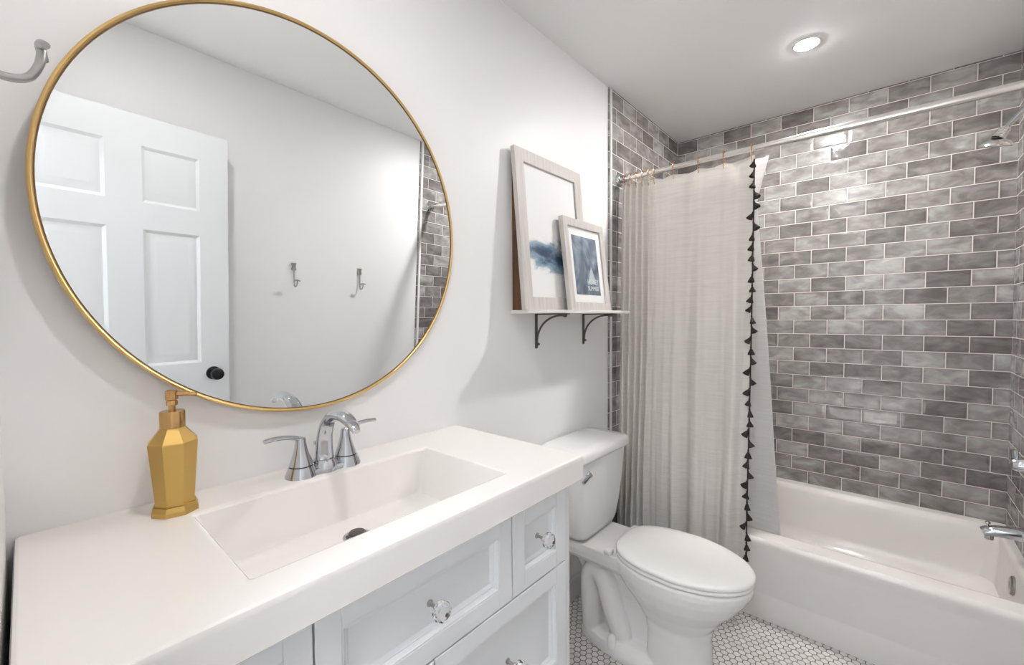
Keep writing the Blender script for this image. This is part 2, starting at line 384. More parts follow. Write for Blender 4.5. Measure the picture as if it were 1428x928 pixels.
bm = bmesh.new(); lathe(bm, [(0.036, 0), (0.036, 0.007), (0.031, 0.012), (0.012, 0.0125), (0.010, 0.008), (0, 0.008)], (2.45, -1.461, 0.262), (0, 1, 0.06))
tag(obj('overflow_plate', bm, M['nickel'], tub), 'round nickel overflow plate on the inner end wall')
bm = bmesh.new(); lathe(bm, [(0.034, 0), (0.034, 0.003), (0.028, 0.005), (0, 0.005)], (2.47, -1.25, 0.0635)); obj('drain', bm, M['chrome'], tub)

# ================================================================== VANITY CABINET
VX0, VX1, VF = -0.040, 0.912, -0.452
van = thing('vanity_cabinet', 'white shaker vanity cabinet with drawers under the sink top', 'cabinet', ((VX0+VX1)/2, -0.23, 0))
bm = bmesh.new()
for bx in ((VX0, VX0+0.018, VF, -0.003, 0.09, 0.888), (VX1-0.018, VX1, VF, -0.003, 0.09, 0.888), (VX0+0.018, VX1-0.018, -0.015, -0.003, 0.09, 0.888), (VX0+0.018, VX1-0.018, VF, -0.015, 0.09, 0.108),
           (VX0+0.018, VX0+0.06, VF, VF+0.018, 0.108, 0.888), (VX1-0.06, VX1-0.018, VF, VF+0.018, 0.108, 0.888), (VX0+0.06, VX1-0.06, VF, VF+0.004, 0.108, 0.888)): box(bm, *bx, bev=0.001, seg=1)
box(bm, VX0+0.03, VX1-0.03, VF+0.05, -0.02, 0.0, 0.09)
obj('body', bm, M['cab'], van)
DFY = -0.470
def drawer(x0, x1, z0, z1):
    y = DFY; s = 0.040; bm = bmesh.new(); b = 0.0009
    box(bm, x0, x0+s, y, VF, z0, z1, b, 1); box(bm, x1-s, x1, y, VF, z0, z1, b, 1)
    box(bm, x0+s, x1-s, y, VF, z0, z0+s, b, 1); box(bm, x0+s, x1-s, y, VF, z1-s, z1, b, 1)
    R = []
    for q, d in ((0, 0.0005), (0.003, 0.0008), (0.0035, 0.0028), (0.009, 0.0075), (0.0105, 0.0078), (0.011, 0.0095), (0.0165, 0.0135), (0.017, 0.0138)):
        a0, a1, c0, c1 = x0+s+q, x1-s-q, z0+s+q, z1-s-q
        R.append([(a0, y+d, c0), (a1, y+d, c0), (a1, y+d, c1), (a0, y+d, c1)])
    loft(bm, R, False, True)
    d = obj('drawer', bm, M['cab'], van, smooth=20)
    cx, cz = (x0+x1)/2, (z0+z1)/2; yk = y+0.0138
    bm = bmesh.new(); lathe(bm, [(0.0065, 0), (0.0065, 0.002), (0.0034, 0.003), (0.0034, 0.017), (0.0052, 0.019), (0.0052, 0.021)], (cx, yk, cz), (0, -1, 0), 20)
    k = obj('knob', bm, M['nickel'], d); k['label'] = 'clear crystal knob on a thin metal stem'
    bm = bmesh.new(); lathe(bm, [(0.008, 0.0205), (0.0165, 0.028), (0.0185, 0.036), (0.0165, 0.043), (0.010, 0.0475), (0, 0.049)], (cx, yk, cz), (0, -1, 0), 10)
    kk = obj('crystal', bm, M['glass'], k, smooth=0)
    bm = bmesh.new(); lathe(bm, [(0.0035, 0.049), (0.0035, 0.0505), (0.0, 0.051)], (cx, yk, cz), (0, -1, 0), 12); obj('screw', bm, M['bronze_and_shadow'], k)
DX = [0.022, 0.229, 0.2325, 0.6595, 0.663, 0.868]; g = 0.0035
drawer(DX[4], DX[5], 0.690, 0.884); drawer(DX[2], DX[3], 0.690, 0.884); drawer(DX[0], DX[1], 0.690, 0.884)
drawer(0.4473, DX[5], 0.405, 0.6865); drawer(DX[0], 0.4437, 0.405, 0.6865)
drawer(0.4473, DX[5], 0.115, 0.4015); drawer(DX[0], 0.4437, 0.115, 0.4015)

# ---- vanity top with moulded basin
SX0, SX1, SY0, SZ0 = -0.0508, 0.9185, -0.4918, 0.8885
def so(i, z): return rr2(SX0+i, SX1-i, SY0+i, -0.0005-i*0.2, 0.003, z, 6)
bm = bmesh.new()
rings = [rr2(0.30, 0.56, -0.35, -0.19, 0.03, CTR-0.146, 6), rr2(0.185, 0.672, -0.412, -0.131, 0.03, CTR-0.14, 6), rr2(0.155, 0.705, -0.436, -0.112, 0.03, SZ0+0.001, 6), so(0.01, SZ0), so(0.002, SZ0), so(0, SZ0+0.002), so(0, SZ0+0.006), so(0, CTR-0.011), so(0, CTR-0.006), so(0.0015, CTR-0.002), so(0.005, CTR),
         so(0.0065, CTR), rr2(0.157, 0.703, -0.432, -0.113, 0.012, CTR, 6), rr2(0.160, 0.700, -0.428, -0.117, 0.010, CTR, 6), rr2(0.165, 0.695, -0.424, -0.122, 0.008, CTR-0.0015, 6), rr2(0.168, 0.692, -0.421, -0.125, 0.007, CTR-0.005, 6),
         rr2(0.192, 0.664, -0.405, -0.138, 0.012, CTR-0.098, 6), rr2(0.200, 0.657, -0.398, -0.143, 0.014, CTR-0.107, 6), rr2(0.212, 0.646, -0.388, -0.153, 0.018, CTR-0.110, 6),
         rr2(0.39, 0.478, -0.27, -0.18, 0.035, CTR-0.1125, 6)]
dc = Vector((0.434, -0.222, 0))
def circ(r, z):
    base = rr2(-1, 1, -1, 1, 0.999, 0, 6); return [Vector((dc.x+p.x*r, dc.y+p.y*r, z)) for p in base]
rings += [circ(0.029, CTR-0.1135), circ(0.027, CTR-0.1165), circ(0.025, CTR-0.142)]
loft(bm, rings)
top = obj('washbasin', bm, M['top'], None, loc=(0.434, -0.246, SZ0), smooth=30)
tag(top, 'thick glossy white vanity top with a moulded rectangular basin', 'sink')
bm = bmesh.new(); lathe(bm, [(0.0245, -0.006), (0.0285, 0.0), (0.0285, 0.002), (0.0235, 0.003), (0.0215, 0.0005), (0.021, -0.008)], (dc.x, dc.y, CTR-0.1137), cap0=False, cap1=False)
dr = obj('drain_flange', bm, M['chrome'], top)
bm = bmesh.new(); lathe(bm, [(0.004, -0.012), (0.004, 0.004), (0.016, 0.005), (0.0185, 0.0075), (0.016, 0.0105), (0.006, 0.012), (0, 0.012)], (dc.x, dc.y, CTR-0.1137)); obj('stopper', bm, M['iron'], dr)

# ---- faucet
FX, FY = 0.4335, -0.078; z = CTR
fau = thing('basin_faucet', 'chrome two-handle basin faucet with a high arched spout', 'faucet', (FX, FY, z))
bm = bmesh.new()
def sup(hx, hy, zz, k=40, e=2.6):
    return [Vector((FX+hx*math.copysign(abs(cos(2*pi*i/k))**(2/e), cos(2*pi*i/k)), FY+hy*math.copysign(abs(sin(2*pi*i/k))**(2/e), sin(2*pi*i/k)), zz)) for i in range(k)]
loft(bm, [sup(0.074, 0.026, z), sup(0.074, 0.026, z+0.008), sup(0.070, 0.022, z+0.013)]); obj('base_plate', bm, M['chrome'], fau)
for s in (-1, 1):
    c = (FX+s*0.0535, FY+0.002, z)
    bm = bmesh.new(); lathe(bm, [(0.0345, 0.0), (0.0335, 0.005), (0.0268, 0.0235)], c); bell = obj('handle_base', bm, M['chrome'], fau)
    bm = bmesh.new(); lathe(bm, [(0.0248, 0.0235), (0.0248, 0.0256)], c); obj('seam_ring', bm, M['black'], bell)
    bm = bmesh.new(); lathe(bm, [(0.0255, 0.0256), (0.0215, 0.038), (0.0165, 0.052), (0.013, 0.066), (0.0115, 0.076), (0.011, 0.084), (0.0095, 0.0875), (0, 0.089)], c); h = obj('handle', bm, M['chrome'], fau)
    bm = bmesh.new(); tube(bm, [(c[0]-s*0.004, c[1], z+0.082), (c[0]+s*0.012, c[1]-0.001, z+0.089), (c[0]+s*0.035, c[1]-0.003, z+0.095), (c[0]+s*0.058, c[1]-0.005, z+0.097), (c[0]+s*0.078, c[1]-0.006, z+0.0955)], [0.009, 0.0085, 0.008, 0.008, 0.0075], 12, flat=0.62, side=(0, 1, 0), res=6)
    obj('lever', bm, M['chrome'], h)
bm = bmesh.new()
lathe(bm, [(0.030, 0.0), (0.0285, 0.02), (0.0235, 0.028)], (FX, FY, z))
tube(bm, [(FX, FY, z+0.022), (FX, FY+0.001, z+0.05), (FX, FY-0.004, z+0.085), (FX, FY-0.022, z+0.118), (FX, FY-0.055, z+0.138), (FX, FY-0.095, z+0.141), (FX, FY-0.13, z+0.131), (FX, FY-0.152, z+0.116)],
     [0.0225, 0.0205, 0.0185, 0.0175, 0.0175, 0.0175, 0.0145, 0.0085], 20, flat=0.64, side=(1, 0, 0), res=8)
obj('spout', bm, M['chrome'], fau)
bm = bmesh.new(); tube(bm, [(FX-0.006, FY+0.028, z+0.01), (FX-0.006, FY+0.028, z+0.055)], 0.003, 10); lathe(bm, [(0.003, 0), (0.007, 0.004), (0.007, 0.010), (0, 0.013)], (FX-0.006, FY+0.028, z+0.053), n=16)
obj('lift_rod', bm, M['chrome'], fau)

# ---- soap dispenser
SXc, SYc, rot = 0.1485, -0.080, radians(-11)
def octo(r, zz, sx=1.0):
    return [Vector((SXc + r/cos(pi/8)*cos(rot+pi/8+pi/4*i), SYc + r/cos(pi/8)*sin(rot+pi/8+pi/4*i), CTR+zz)) for i in range(8)]
soap = thing('soap_dispenser', 'faceted brushed gold soap dispenser standing on the vanity top', 'soap dispenser', (SXc, SYc, CTR))
bm = bmesh.new(); loft(bm, [octo(0.0345, 0.0), octo(0.0345, 0.008), octo(0.031, 0.0165)]); obj('foot', bm, M['brass'], soap, smooth=10)
bm = bmesh.new(); loft(bm, [octo(0.0285, 0.0165), octo(0.0368, 0.131), octo(0.0362, 0.1335), octo(0.0185, 0.158), octo(0.0175, 0.1615)]); obj('bottle', bm, M['brass'], soap, smooth=10)
bm = bmesh.new(); lathe(bm, [(0.0195, 0.159), (0.0195, 0.1875), (0.0185, 0.1895), (0.0085, 0.1895)], (SXc, SYc, CTR), n=32); pump = obj('collar', bm, M['copper'], soap)
bm = bmesh.new(); lathe(bm, [(0.0055, 0.189), (0.0055, 0.199), (0.0088, 0.2), (0.0088, 0.207), (0.0078, 0.209), (0.0098, 0.211), (0.0098, 0.226), (0.0085, 0.2275), (0, 0.2275)], (SXc, SYc, CTR), n=28); hd = obj('pump_head', bm, M['copper'], soap)
bm = bmesh.new(); tube(bm, [(SXc, SYc, CTR+0.2205), (SXc+0.018, SYc-0.010, CTR+0.2205), (SXc+0.034, SYc-0.019, CTR+0.2185)], [0.0045, 0.0042, 0.0036], 14, res=4); obj('nozzle', bm, M['copper'], hd)

# ================================================================== ROUND MIRROR
mc = Vector((0.4350, -0.0380, 1.5415)); a_, dl = radians(1.445), radians(2.062)
nrm = Vector((math.tan(a_), -cos(dl), -sin(dl))).normalized()
ex = Vector((-nrm.y, nrm.x, 0)).normalized(); ez = nrm.cross(ex) ; ez = -ez if ez.z < 0 else ez
Rm = 0.4545
mir = bpy.data.objects.new('round_wall_mirror', None); COL.objects.link(mir)
ax = ez.cross(nrm).normalized()
mir.matrix_world = Matrix(((ax.x, -nrm.x, ez.x, mc.x), (ax.y, -nrm.y, ez.y, mc.y), (ax.z, -nrm.z, ez.z, mc.z), (0, 0, 0, 1)))
tag(mir, 'large round gold-framed mirror hanging above the sink', 'mirror')
bm = bmesh.new(); pr = [(Rm-0.0082, 0.0055), (Rm-0.0080, 0.0035), (Rm-0.0068, 0.0012), (Rm-0.0045, 0.0), (Rm-0.0020, 0.0008), (Rm-0.0004, 0.0030), (Rm, 0.006), (Rm, 0.017), (Rm-0.010, 0.017)]
loft(bm, [[(r*cos(2*pi*i/160), d, r*sin(2*pi*i/160)) for i in range(160)] for r, d in pr], False, False); obj('frame', bm, M['gold'], mir)
bm = bmesh.new(); loft(bm, [[((Rm-0.007)*cos(2*pi*i/160), d, (Rm-0.007)*sin(2*pi*i/160)) for i in range(160)] for d in (0.0050, 0.012)]); obj('mirror_glass', bm, M['mirror'], mir, smooth=30)
bm = bmesh.new(); loft(bm, [[((Rm-0.012)*cos(2*pi*i/64), d, (Rm-0.012)*sin(2*pi*i/64)) for i in range(64)] for d in (0.012, 0.0165)]); obj('backing_board', bm, M['dark'], mir)
bm = bmesh.new(); pr = [(Rm-0.0079, 0.0030), (Rm-0.0098, 0.0036), (Rm-0.0098, 0.0051), (Rm-0.0079, 0.0051)]
loft(bm, [[(r*cos(2*pi*i/160), d, r*sin(2*pi*i/160)) for i in range(160)] for r, d in pr], False, False); tag(obj('inner_lip_shadow', bm, M['bronze_and_shadow'], mir), 'thin dark ring standing for the shadow inside the gold frame')  # shadow between frame and glass, built as a dark ring
bm = bmesh.new(); box(bm, -0.05, 0.05, 0.0165, 0.0435, 0.20, 0.23); obj('hanging_cleat', bm, M['nickel'], mir)

# ================================================================== TOILET
TXc = 1.543
toi = thing('toilet', 'white two-piece elongated toilet beside the vanity', 'toilet', (TXc, -0.4, 0))
def egg(hw, yb, yf, z, wb=0.75, k=48, ym=None):
    """outline: blunt at the back (wb = back half-width ratio), pointed oval at the front"""
    pts = []; ym = ym if ym is not None else yb + (yf-yb)*0.46
    for i in range(k):
        a = 2*pi*i/k; c_, s_ = cos(a), sin(a)
        if s_ <= 0: pts.append(Vector((TXc+hw*c_, ym + (ym-yf)*s_, z)))     # front half
        else:
            e = 3.2; cc = math.copysign(abs(c_)**(2/e), c_); ss = abs(s_)**(2/e)
            pts.append(Vector((TXc+hw*cc*(1-(1-wb)*ss**1.5), ym + (yb-ym)*ss, z)))
    return pts
# bowl + pedestal + trapway + foot, fused into one surface
bm = bmesh.new()
loft(bm, [egg(0.107, -0.408, -0.635, 0.0, 0.99), egg(0.107, -0.412, -0.632, 0.05, 0.99), egg(0.105, -0.415, -0.628, 0.15, 0.99), egg(0.110, -0.405, -0.635, 0.20, 0.97), egg(0.132, -0.36, -0.668, 0.25, 0.8),
          egg(0.158, -0.31, -0.712, 0.30, 0.72), egg(0.172, -0.28, -0.744, 0.345, 0.72), egg(0.177, -0.272, -0.757, 0.372, 0.74), egg(0.178, -0.27, -0.76, 0.392, 0.75), egg(0.172, -0.27, -0.752, 0.4, 0.76)])
# rear deck carrying the tank
loft(bm, [rr2(TXc-0.09, TXc+0.09, -0.42, -0.055, 0.03, 0.315, 6), rr2(TXc-0.118, TXc+0.118, -0.42, -0.045, 0.035, 0.345, 6), rr2(TXc-0.128, TXc+0.128, -0.42, -0.04, 0.035, 0.375, 6), rr2(TXc-0.128, TXc+0.128, -0.42, -0.04, 0.035, 0.40, 6)])
# slim web under the deck and the foot
loft(bm, [rr2(TXc-0.05, TXc+0.05, -0.46, -0.15, 0.03, 0.0, 6), rr2(TXc-0.042, TXc+0.042, -0.46, -0.14, 0.03, 0.2, 6), rr2(TXc-0.07, TXc+0.07, -0.46, -0.075, 0.03, 0.34, 6)])
loft(bm, [egg(0.128, -0.115, -0.60, 0.0, 0.82), egg(0.128, -0.118, -0.60, 0.026, 0.82), egg(0.120, -0.125, -0.58, 0.046, 0.8), egg(0.095, -0.14, -0.56, 0.058, 0.75)])
for s in (-1, 1):
    xx = TXc+s*0.058
    tube(bm, [(xx-s*0.004, -0.312, 0.03), (xx, -0.306, 0.09), (xx+s*0.004, -0.272, 0.175), (xx+s*0.004, -0.247, 0.25), (xx+s*0.004, -0.212, 0.284), (xx+s*0.002, -0.183, 0.258), (xx-s*0.002, -0.178, 0.19), (xx-s*0.006, -0.182, 0.04)],
         [0.045, 0.045, 0.044, 0.043, 0.043, 0.044, 0.045, 0.045], 18, res=5)
bo = obj('bowl', bm, M['china'], toi, smooth=180)
m1 = bo.modifiers.new('r', 'REMESH'); m1.mode = 'VOXEL'; m1.voxel_size = 0.0042
m2 = bo.modifiers.new('s', 'SMOOTH'); m2.factor = 0.5; m2.iterations = 4
bake(bo)
for p in bo.data.polygons: p.use_smooth = True
for s in (-1, 1):
    bm = bmesh.new(); lathe(bm, [(0.017, 0.0), (0.0165, 0.026), (0.0135, 0.040), (0.007, 0.047), (0, 0.048)], (TXc+s*0.114, -0.300, 0.038), n=24); obj('bolt_cap', bm, M['seat'], toi)
# tank
def tk(hw, yf, z, bow=0.0, r=0.035):
    pts = rr2(TXc-hw, TXc+hw, yf, -0.012, r, z, 8)
    for p in pts:
        if p.y < -0.1: p.y -= bow*(1-((p.x-TXc)/hw)**2)
    return pts
bm = bmesh.new(); loft(bm, [tk(0.112, -0.168, 0.4005, 0.004), tk(0.135, -0.18, 0.413, 0.008), tk(0.150, -0.186, 0.435, 0.01), tk(0.170, -0.192, 0.50, 0.012), tk(0.185, -0.198, 0.60, 0.014), tk(0.196, -0.203, 0.70, 0.015), tk(0.198, -0.204, 0.738, 0.015)])
tank = obj('tank', bm, M['china'], toi, smooth=60)
bm = bmesh.new(); loft(bm, [tk(0.205, -0.207, 0.736, 0.016), tk(0.2145, -0.215, 0.741, 0.018), tk(0.2165, -0.217, 0.75, 0.018), tk(0.2165, -0.217, 0.768, 0.018), tk(0.213, -0.2135, 0.779, 0.018), tk(0.203, -0.205, 0.784, 0.017, 0.03), tk(0.15, -0.17, 0.786, 0.012, 0.03)])
obj('tank_lid', bm, M['china'], toi, smooth=60)
bm = bmesh.new(); lathe(bm, [(0.0135, 0.0), (0.0135, 0.004), (0.010, 0.008), (0.009, 0.012), (0, 0.014)], (TXc-0.132, -0.2065, 0.692), (0, -1, 0), 24)
tube(bm, [(TXc-0.130, -0.217, 0.692), (TXc-0.155, -0.221, 0.689), (TXc-0.195, -0.224, 0.680)], [0.0095, 0.0065, 0.0075], 14, flat=0.7, res=4)
tag(obj('flush_lever', bm, M['chrome'], toi), 'chrome flush lever')
# seat ring and lid
def ring_egg(off, z): return egg(0.178-off, -0.292-off*0.3, -0.764+off, z, 0.86)
bm = bmesh.new(); loft(bm, [ring_egg(0.008, 0.4005), ring_egg(0.003, 0.4035), ring_egg(0.002, 0.412), ring_egg(0.006, 0.4165), ring_egg(0.062, 0.4165), ring_egg(0.062, 0.4005), ring_egg(0.008, 0.4005)], False, False); bmesh.ops.remove_doubles(bm, verts=bm.verts, dist=1e-6)
obj('seat', bm, M['seat'], toi, smooth=60)
bm = bmesh.new(); loft(bm, [ring_egg(0.008, 0.4185), ring_egg(0.001, 0.421), ring_egg(0.0, 0.427), ring_egg(0.003, 0.4325), ring_egg(0.012, 0.4365), ring_egg(0.05, 0.4405), ring_egg(0.12, 0.442)])
obj('lid', bm, M['seat'], toi, smooth=60)
for s in (-1, 1):
    bm = bmesh.new(); box(bm, TXc+s*0.115-0.018, TXc+s*0.115+0.018, -0.300, -0.274, 0.399, 0.417, 0.005, 3); obj('hinge', bm, M['seat'], toi)

# ================================================================== SHOWER ROD, CURTAIN, LINER
RX, RZ = 2.048, 2.022
rod = thing('shower_rod', 'straight satin metal shower curtain rod spanning the tub alcove', 'curtain rod', (RX, -0.75, RZ))
bm = bmesh.new(); tube(bm, [(RX, -0.010, RZ), (RX, -0.80, RZ)], 0.0125, 24); tube(bm, [(RX, -0.80, RZ), (RX, YR+0.010, RZ)], 0.0145, 24); obj('pole', bm, M['rodm'], rod)
for yy, s in ((-0.006, -1), (YR+0.006, 1)):
    bm = bmesh.new(); lathe(bm, [(0.033, 0), (0.033, 0.006), (0.028, 0.012), (0.019, 0.016), (0.018, 0.03)], (RX, yy, RZ), (0, s, 0)); obj('flange', bm, M['chrome'], rod)

CE = -0.640   # leading (tasselled) edge of the curtain
ZT, ZB = 1.984, 0.205
def cy(u):      # distance along the rod for cloth parameter u
    return -0.028 - (0.165*(u/0.36) if u < 0.36 else 0.165 + (abs(CE)-0.193)*((u-0.36)/0.64))
def wave(u, v):  # v: 0 top, 1 bottom
    if u < 0.40:
        k = min(1, (0.40-u)/0.06); return k*0.017*sin(2*pi*u/0.36*5.0 + 0.4)*(0.8+0.35*v)
    s = (u-0.40)/0.60
    return min(1, s/0.1)*((0.0050+0.009*v)*sin(2*pi*s*3.1+0.8*v+0.6) + (0.004+0.011*v*v)*sin(2*pi*s*5.3+1.2+1.5*v) + 0.003*v*sin(2*pi*s*11+2))*(1-0.45*max(0, s-0.85)/0.15)
def cxp(v): return RX - 0.004 - 0.052*min(1, v/0.85)**1.1
ring_u = [0.03, 0.10, 0.17, 0.24, 0.31, 0.37, 0.505, 0.67, 0.825, 0.985]
def topz(u):
    d = min(abs(u-r) for r in ring_u); return ZT + 0.004 - min(0.010, d*0.17) + (0.008*((u-0.9)/0.1) if u > 0.9 else 0)
def cpt(u, v, off=0.0):
    y = cy(u); x = cxp(v) + wave(u, v); z = topz(u)*(1-v) + ZB*v
    y += 0.006*sin(6*v+u*9)*v*(0.3 if u > 0.95 else 1)
    if u < 0.42: y += -0.004*v
    return Vector((x+off, y, z))
NU, NV = 220, 70
cur = thing('shower_curtain', 'off-white linen shower curtain hanging outside the bathtub with a dark tassel edge', 'shower curtain', (2.0, -0.33, ZB))
bm = bmesh.new(); G = [[bm.verts.new(cpt(i/NU, j/NV)) for i in range(NU+1)] for j in range(NV+1)]
for j in range(NV):
    for i in range(NU): bm.faces.new((G[j][i], G[j][i+1], G[j+1][i+1], G[j+1][i]))
c_o = obj('cloth_panel', bm, M['fabric'], cur, smooth=180); sm = c_o.modifiers.new('thick', 'SOLIDIFY'); sm.thickness = 0.0014; sm.offset = 0
bm = bmesh.new(); tube(bm, [cpt(1.0, j/60, -0.004) for j in range(1, 61)], 0.0028, 6); trim = obj('trim_cord', bm, M['tassel'], cur)
for k in range(40):
    v = 0.012 + k*0.0247; p = cpt(1.0, v, -0.006); r_ = random.random()
    tilt = (-0.55 if r_ < 0.3 else 0.5 if r_ > 0.72 else random.uniform(-0.25, 0.25))
    d = Vector((random.uniform(-0.35, -0.1), -tilt, -1)).normalized(); L = random.uniform(0.030, 0.035); R = random.uniform(0.0115, 0.0145)
    bm = bmesh.new(); n = 18
    prof = [(0.0015, -0.004), (0.0034, 0.0), (0.0040, 0.004), (0.0028, 0.008), (0.0045, 0.011), (R*0.62, 0.019), (R*0.92, L*0.85), (R, L), (R*0.6, L+0.0015), (0, L+0.001)]
    lathe(bm, prof, p, d, n)
    for vtx in bm.verts:      # ragged yarn skirt
        q = (vtx.co-p).dot(d)
        if q > L*0.8: vtx.co += d*random.uniform(-0.0012, 0.0022)
    obj('tassel', bm, M['tassel'], trim, smooth=60)

# liner inside the tub
lin = thing('shower_curtain_liner', 'plain white liner behind the tasselled curtain, hanging inside the bathtub', 'shower curtain', (2.12, -0.4, 0.15))
def led(z):
    P = [(0.12, -0.742), (0.37, -0.738), (0.7, -0.716), (1.0, -0.700), (1.28, -0.682), (1.55, -0.663), (1.8, -0.645), (1.9, -0.668), (1.985, -0.690)]
    for (a, b), (c, d) in zip(P, P[1:]):
        if z <= c: return b + (d-b)*(z-a)/(c-a)
    return P[-1][1]
bm = bmesh.new(); NU2, NV2 = 90, 60; G = []
for j in range(NV2+1):
    v = j/NV2; z_ = 1.986*(1-v) + 0.13*v
    if z_ > 0.36: xb = RX + 0.018 + 0.075*((1.986-z_)/1.626)
    else: xb = RX + 0.093 + 0.055*((0.36-z_)/0.24)**1.0
    row = []
    for i in range(NU2+1):
        u = i/NU2; e = led(z_); y_ = -0.30 + (e+0.30)*u
        amp = 0.010*(0.35+v)*(1 if z_ > 0.4 else 0.35)
        row.append(bm.verts.new((xb + amp*sin(u*15+v*1.5)*(1-0.3*u), y_, z_ - (0.004 if 0.2 < (u*5) % 1 < 0.8 and j == 0 else 0))))
    G.append(row)
for j in range(NV2):
    for i in range(NU2): bm.faces.new((G[j][i], G[j][i+1], G[j+1][i+1], G[j+1][i]))
l_o = obj('cloth_panel', bm, M['liner'], lin, smooth=180); sm = l_o.modifiers.new('thick', 'SOLIDIFY'); sm.thickness = 0.001; sm.offset = 0

# rings: one loop of wire round the rod and through the cloth, with rolling balls
names = ['against the vanity wall', 'second from the vanity wall', 'third from the vanity wall', 'fourth from the vanity wall', 'fifth from the vanity wall', 'at the end of the gathered folds', 'first on the flat part of the curtain', 'second on the flat part of the curtain', 'next to last, before the tassel edge', 'above the dark tassel edge']
R0 = None
for u, nm in zip(ring_u, names):
    y_ = cy(u); lb = 'thin brass curtain ring on the rod, %s' % nm
    if R0 is None:
        R0 = thing('curtain_ring', lb, 'curtain ring', (RX, y_, RZ), 'curtain rings on the shower rod')
        bm = bmesh.new()
        pts = [(RX+0.018*cos(a), y_, RZ+0.018*sin(a)) for a in [radians(q) for q in range(-40, 221, 20)]]
        pts = [(RX+0.004, y_+0.001, RZ-0.052)] + [(RX+0.016, y_, RZ-0.030)] + pts + [(RX-0.016, y_, RZ-0.030), (RX-0.006, y_-0.001, RZ-0.055), (RX-0.001, y_, RZ-0.059), (RX+0.004, y_+0.001, RZ-0.052)]
        tube(bm, pts, 0.0014, 8, res=3); obj('wire_loop', bm, M['copper'], R0)
        for q in (60, 90, 120):
            bm = bmesh.new(); lathe(bm, [(0.0, -0.0036), (0.0028, -0.0024), (0.0036, 0), (0.0028, 0.0024), (0, 0.0036)], (RX+0.018*cos(radians(q)), y_, RZ+0.018*sin(radians(q))), (1, 0, 0), 12); obj('roller_ball', bm, M['copper'], R0)
    else: dup(R0, (RX, y_, RZ), lb)

# ================================================================== SHOWER HEAD, VALVE, TUB SPOUT
WX = 2.452; YW = YR+0.006
sh = thing('wall_shower', 'chrome shower head on a bent arm from the tiled wall above the tub', 'shower head', (WX, YW, 2.10))
bm = bmesh.new(); lathe(bm, [(0.028, 0), (0.027, 0.004), (0.012, 0.010)], (WX, YW, 2.10), (0, 1, 0)); obj('flange', bm, M['chrome'], sh)
bm = bmesh.new(); tube(bm, [(WX, YW, 2.10), (WX, YW+0.025, 2.098), (WX, YW+0.055, 2.065), (WX, YW+0.086, 2.027), (WX, YW+0.094, 2.013)], 0.0095, 14, res=5); obj('arm', bm, M['chrome'], sh)
hd_d = Vector((-0.05, 0.62, -1.0)).normalized(); hp = Vector((WX, YW+0.092, 2.017))
bm = bmesh.new(); pr = [(0.012, 0.0), (0.0145, 0.004)]
for i in range(7): pr += [(0.0150+0.0008*i, 0.006+0.005*i), (0.0160+0.0008*i, 0.0085+0.005*i), (0.0150+0.0008*i, 0.010+0.005*i)]
lathe(bm, pr + [(0.021, 0.043)], hp, hd_d, 28); obj('ribbed_neck', bm, M['rodm'], sh, smooth=25)
bm = bmesh.new(); hq = hp + hd_d*0.042; fd = Vector((0.24, 0.16, -1.0)).normalized(); lathe(bm, [(0.016, -0.003), (0.0195, 0.0), (0.0195, 0.003), (0.017, 0.005)], hq, (hd_d*0.5+fd*0.5), 28); obj('joint_ring', bm, M['black'], sh)
bm = bmesh.new(); lathe(bm, [(0.014, 0.002), (0.021, 0.004), (0.036, 0.012), (0.0455, 0.022), (0.047, 0.028), (0.044, 0.031), (0.0, 0.032)], hq, fd, 40); obj('spray_face', bm, M['rodm'], sh)
va = thing('shower_valve', 'chrome shower valve handle on the tiled wall over the tub spout', 'shower valve', (WX, YW, 0.735))
bm = bmesh.new(); lathe(bm, [(0.082, 0), (0.080, 0.005), (0.060, 0.011), (0.032, 0.015)], (WX, YW, 0.735), (0, 1, 0), 40); obj('escutcheon', bm, M['chrome'], va)
bm = bmesh.new(); lathe(bm, [(0.030, 0.013), (0.028, 0.030), (0.024, 0.046), (0.022, 0.052), (0, 0.053)], (WX, YW, 0.735), (0, 1, 0), 28)
tube(bm, [(WX, YW+0.04, 0.735), (WX, YW+0.044, 0.757), (WX, YW+0.046, 0.790)], [0.012, 0.011, 0.012], 14, flat=0.7, res=4); obj('handle', bm, M['chrome'], va)
sp = thing('tub_spout', 'chrome tub spout with a pull-up diverter, above the tub rim', 'tub spout', (WX, YW, 0.49))
bm = bmesh.new(); tube(bm, [(WX, YW, 0.466), (WX, YW+0.03, 0.466), (WX, YW+0.075, 0.462), (WX, YW+0.105, 0.456), (WX, YW+0.122, 0.448)], [0.028, 0.0255, 0.0225, 0.0205, 0.0175], 20, flat=0.85, res=4); 
lathe(bm, [(0.013, 0), (0.0135, 0.026), (0.012, 0.03)], (WX, YW+0.104, 0.424), (0, 0, 1), 20); obj('spout_body', bm, M['chrome'], sp)
bm = bmesh.new(); lathe(bm, [(0.0035, 0), (0.0035, 0.012), (0.0075, 0.014), (0.008, 0.020), (0.005, 0.023), (0, 0.0235)], (WX, YW+0.108, 0.470), n=16); obj('diverter_knob', bm, M['chrome'], sp)

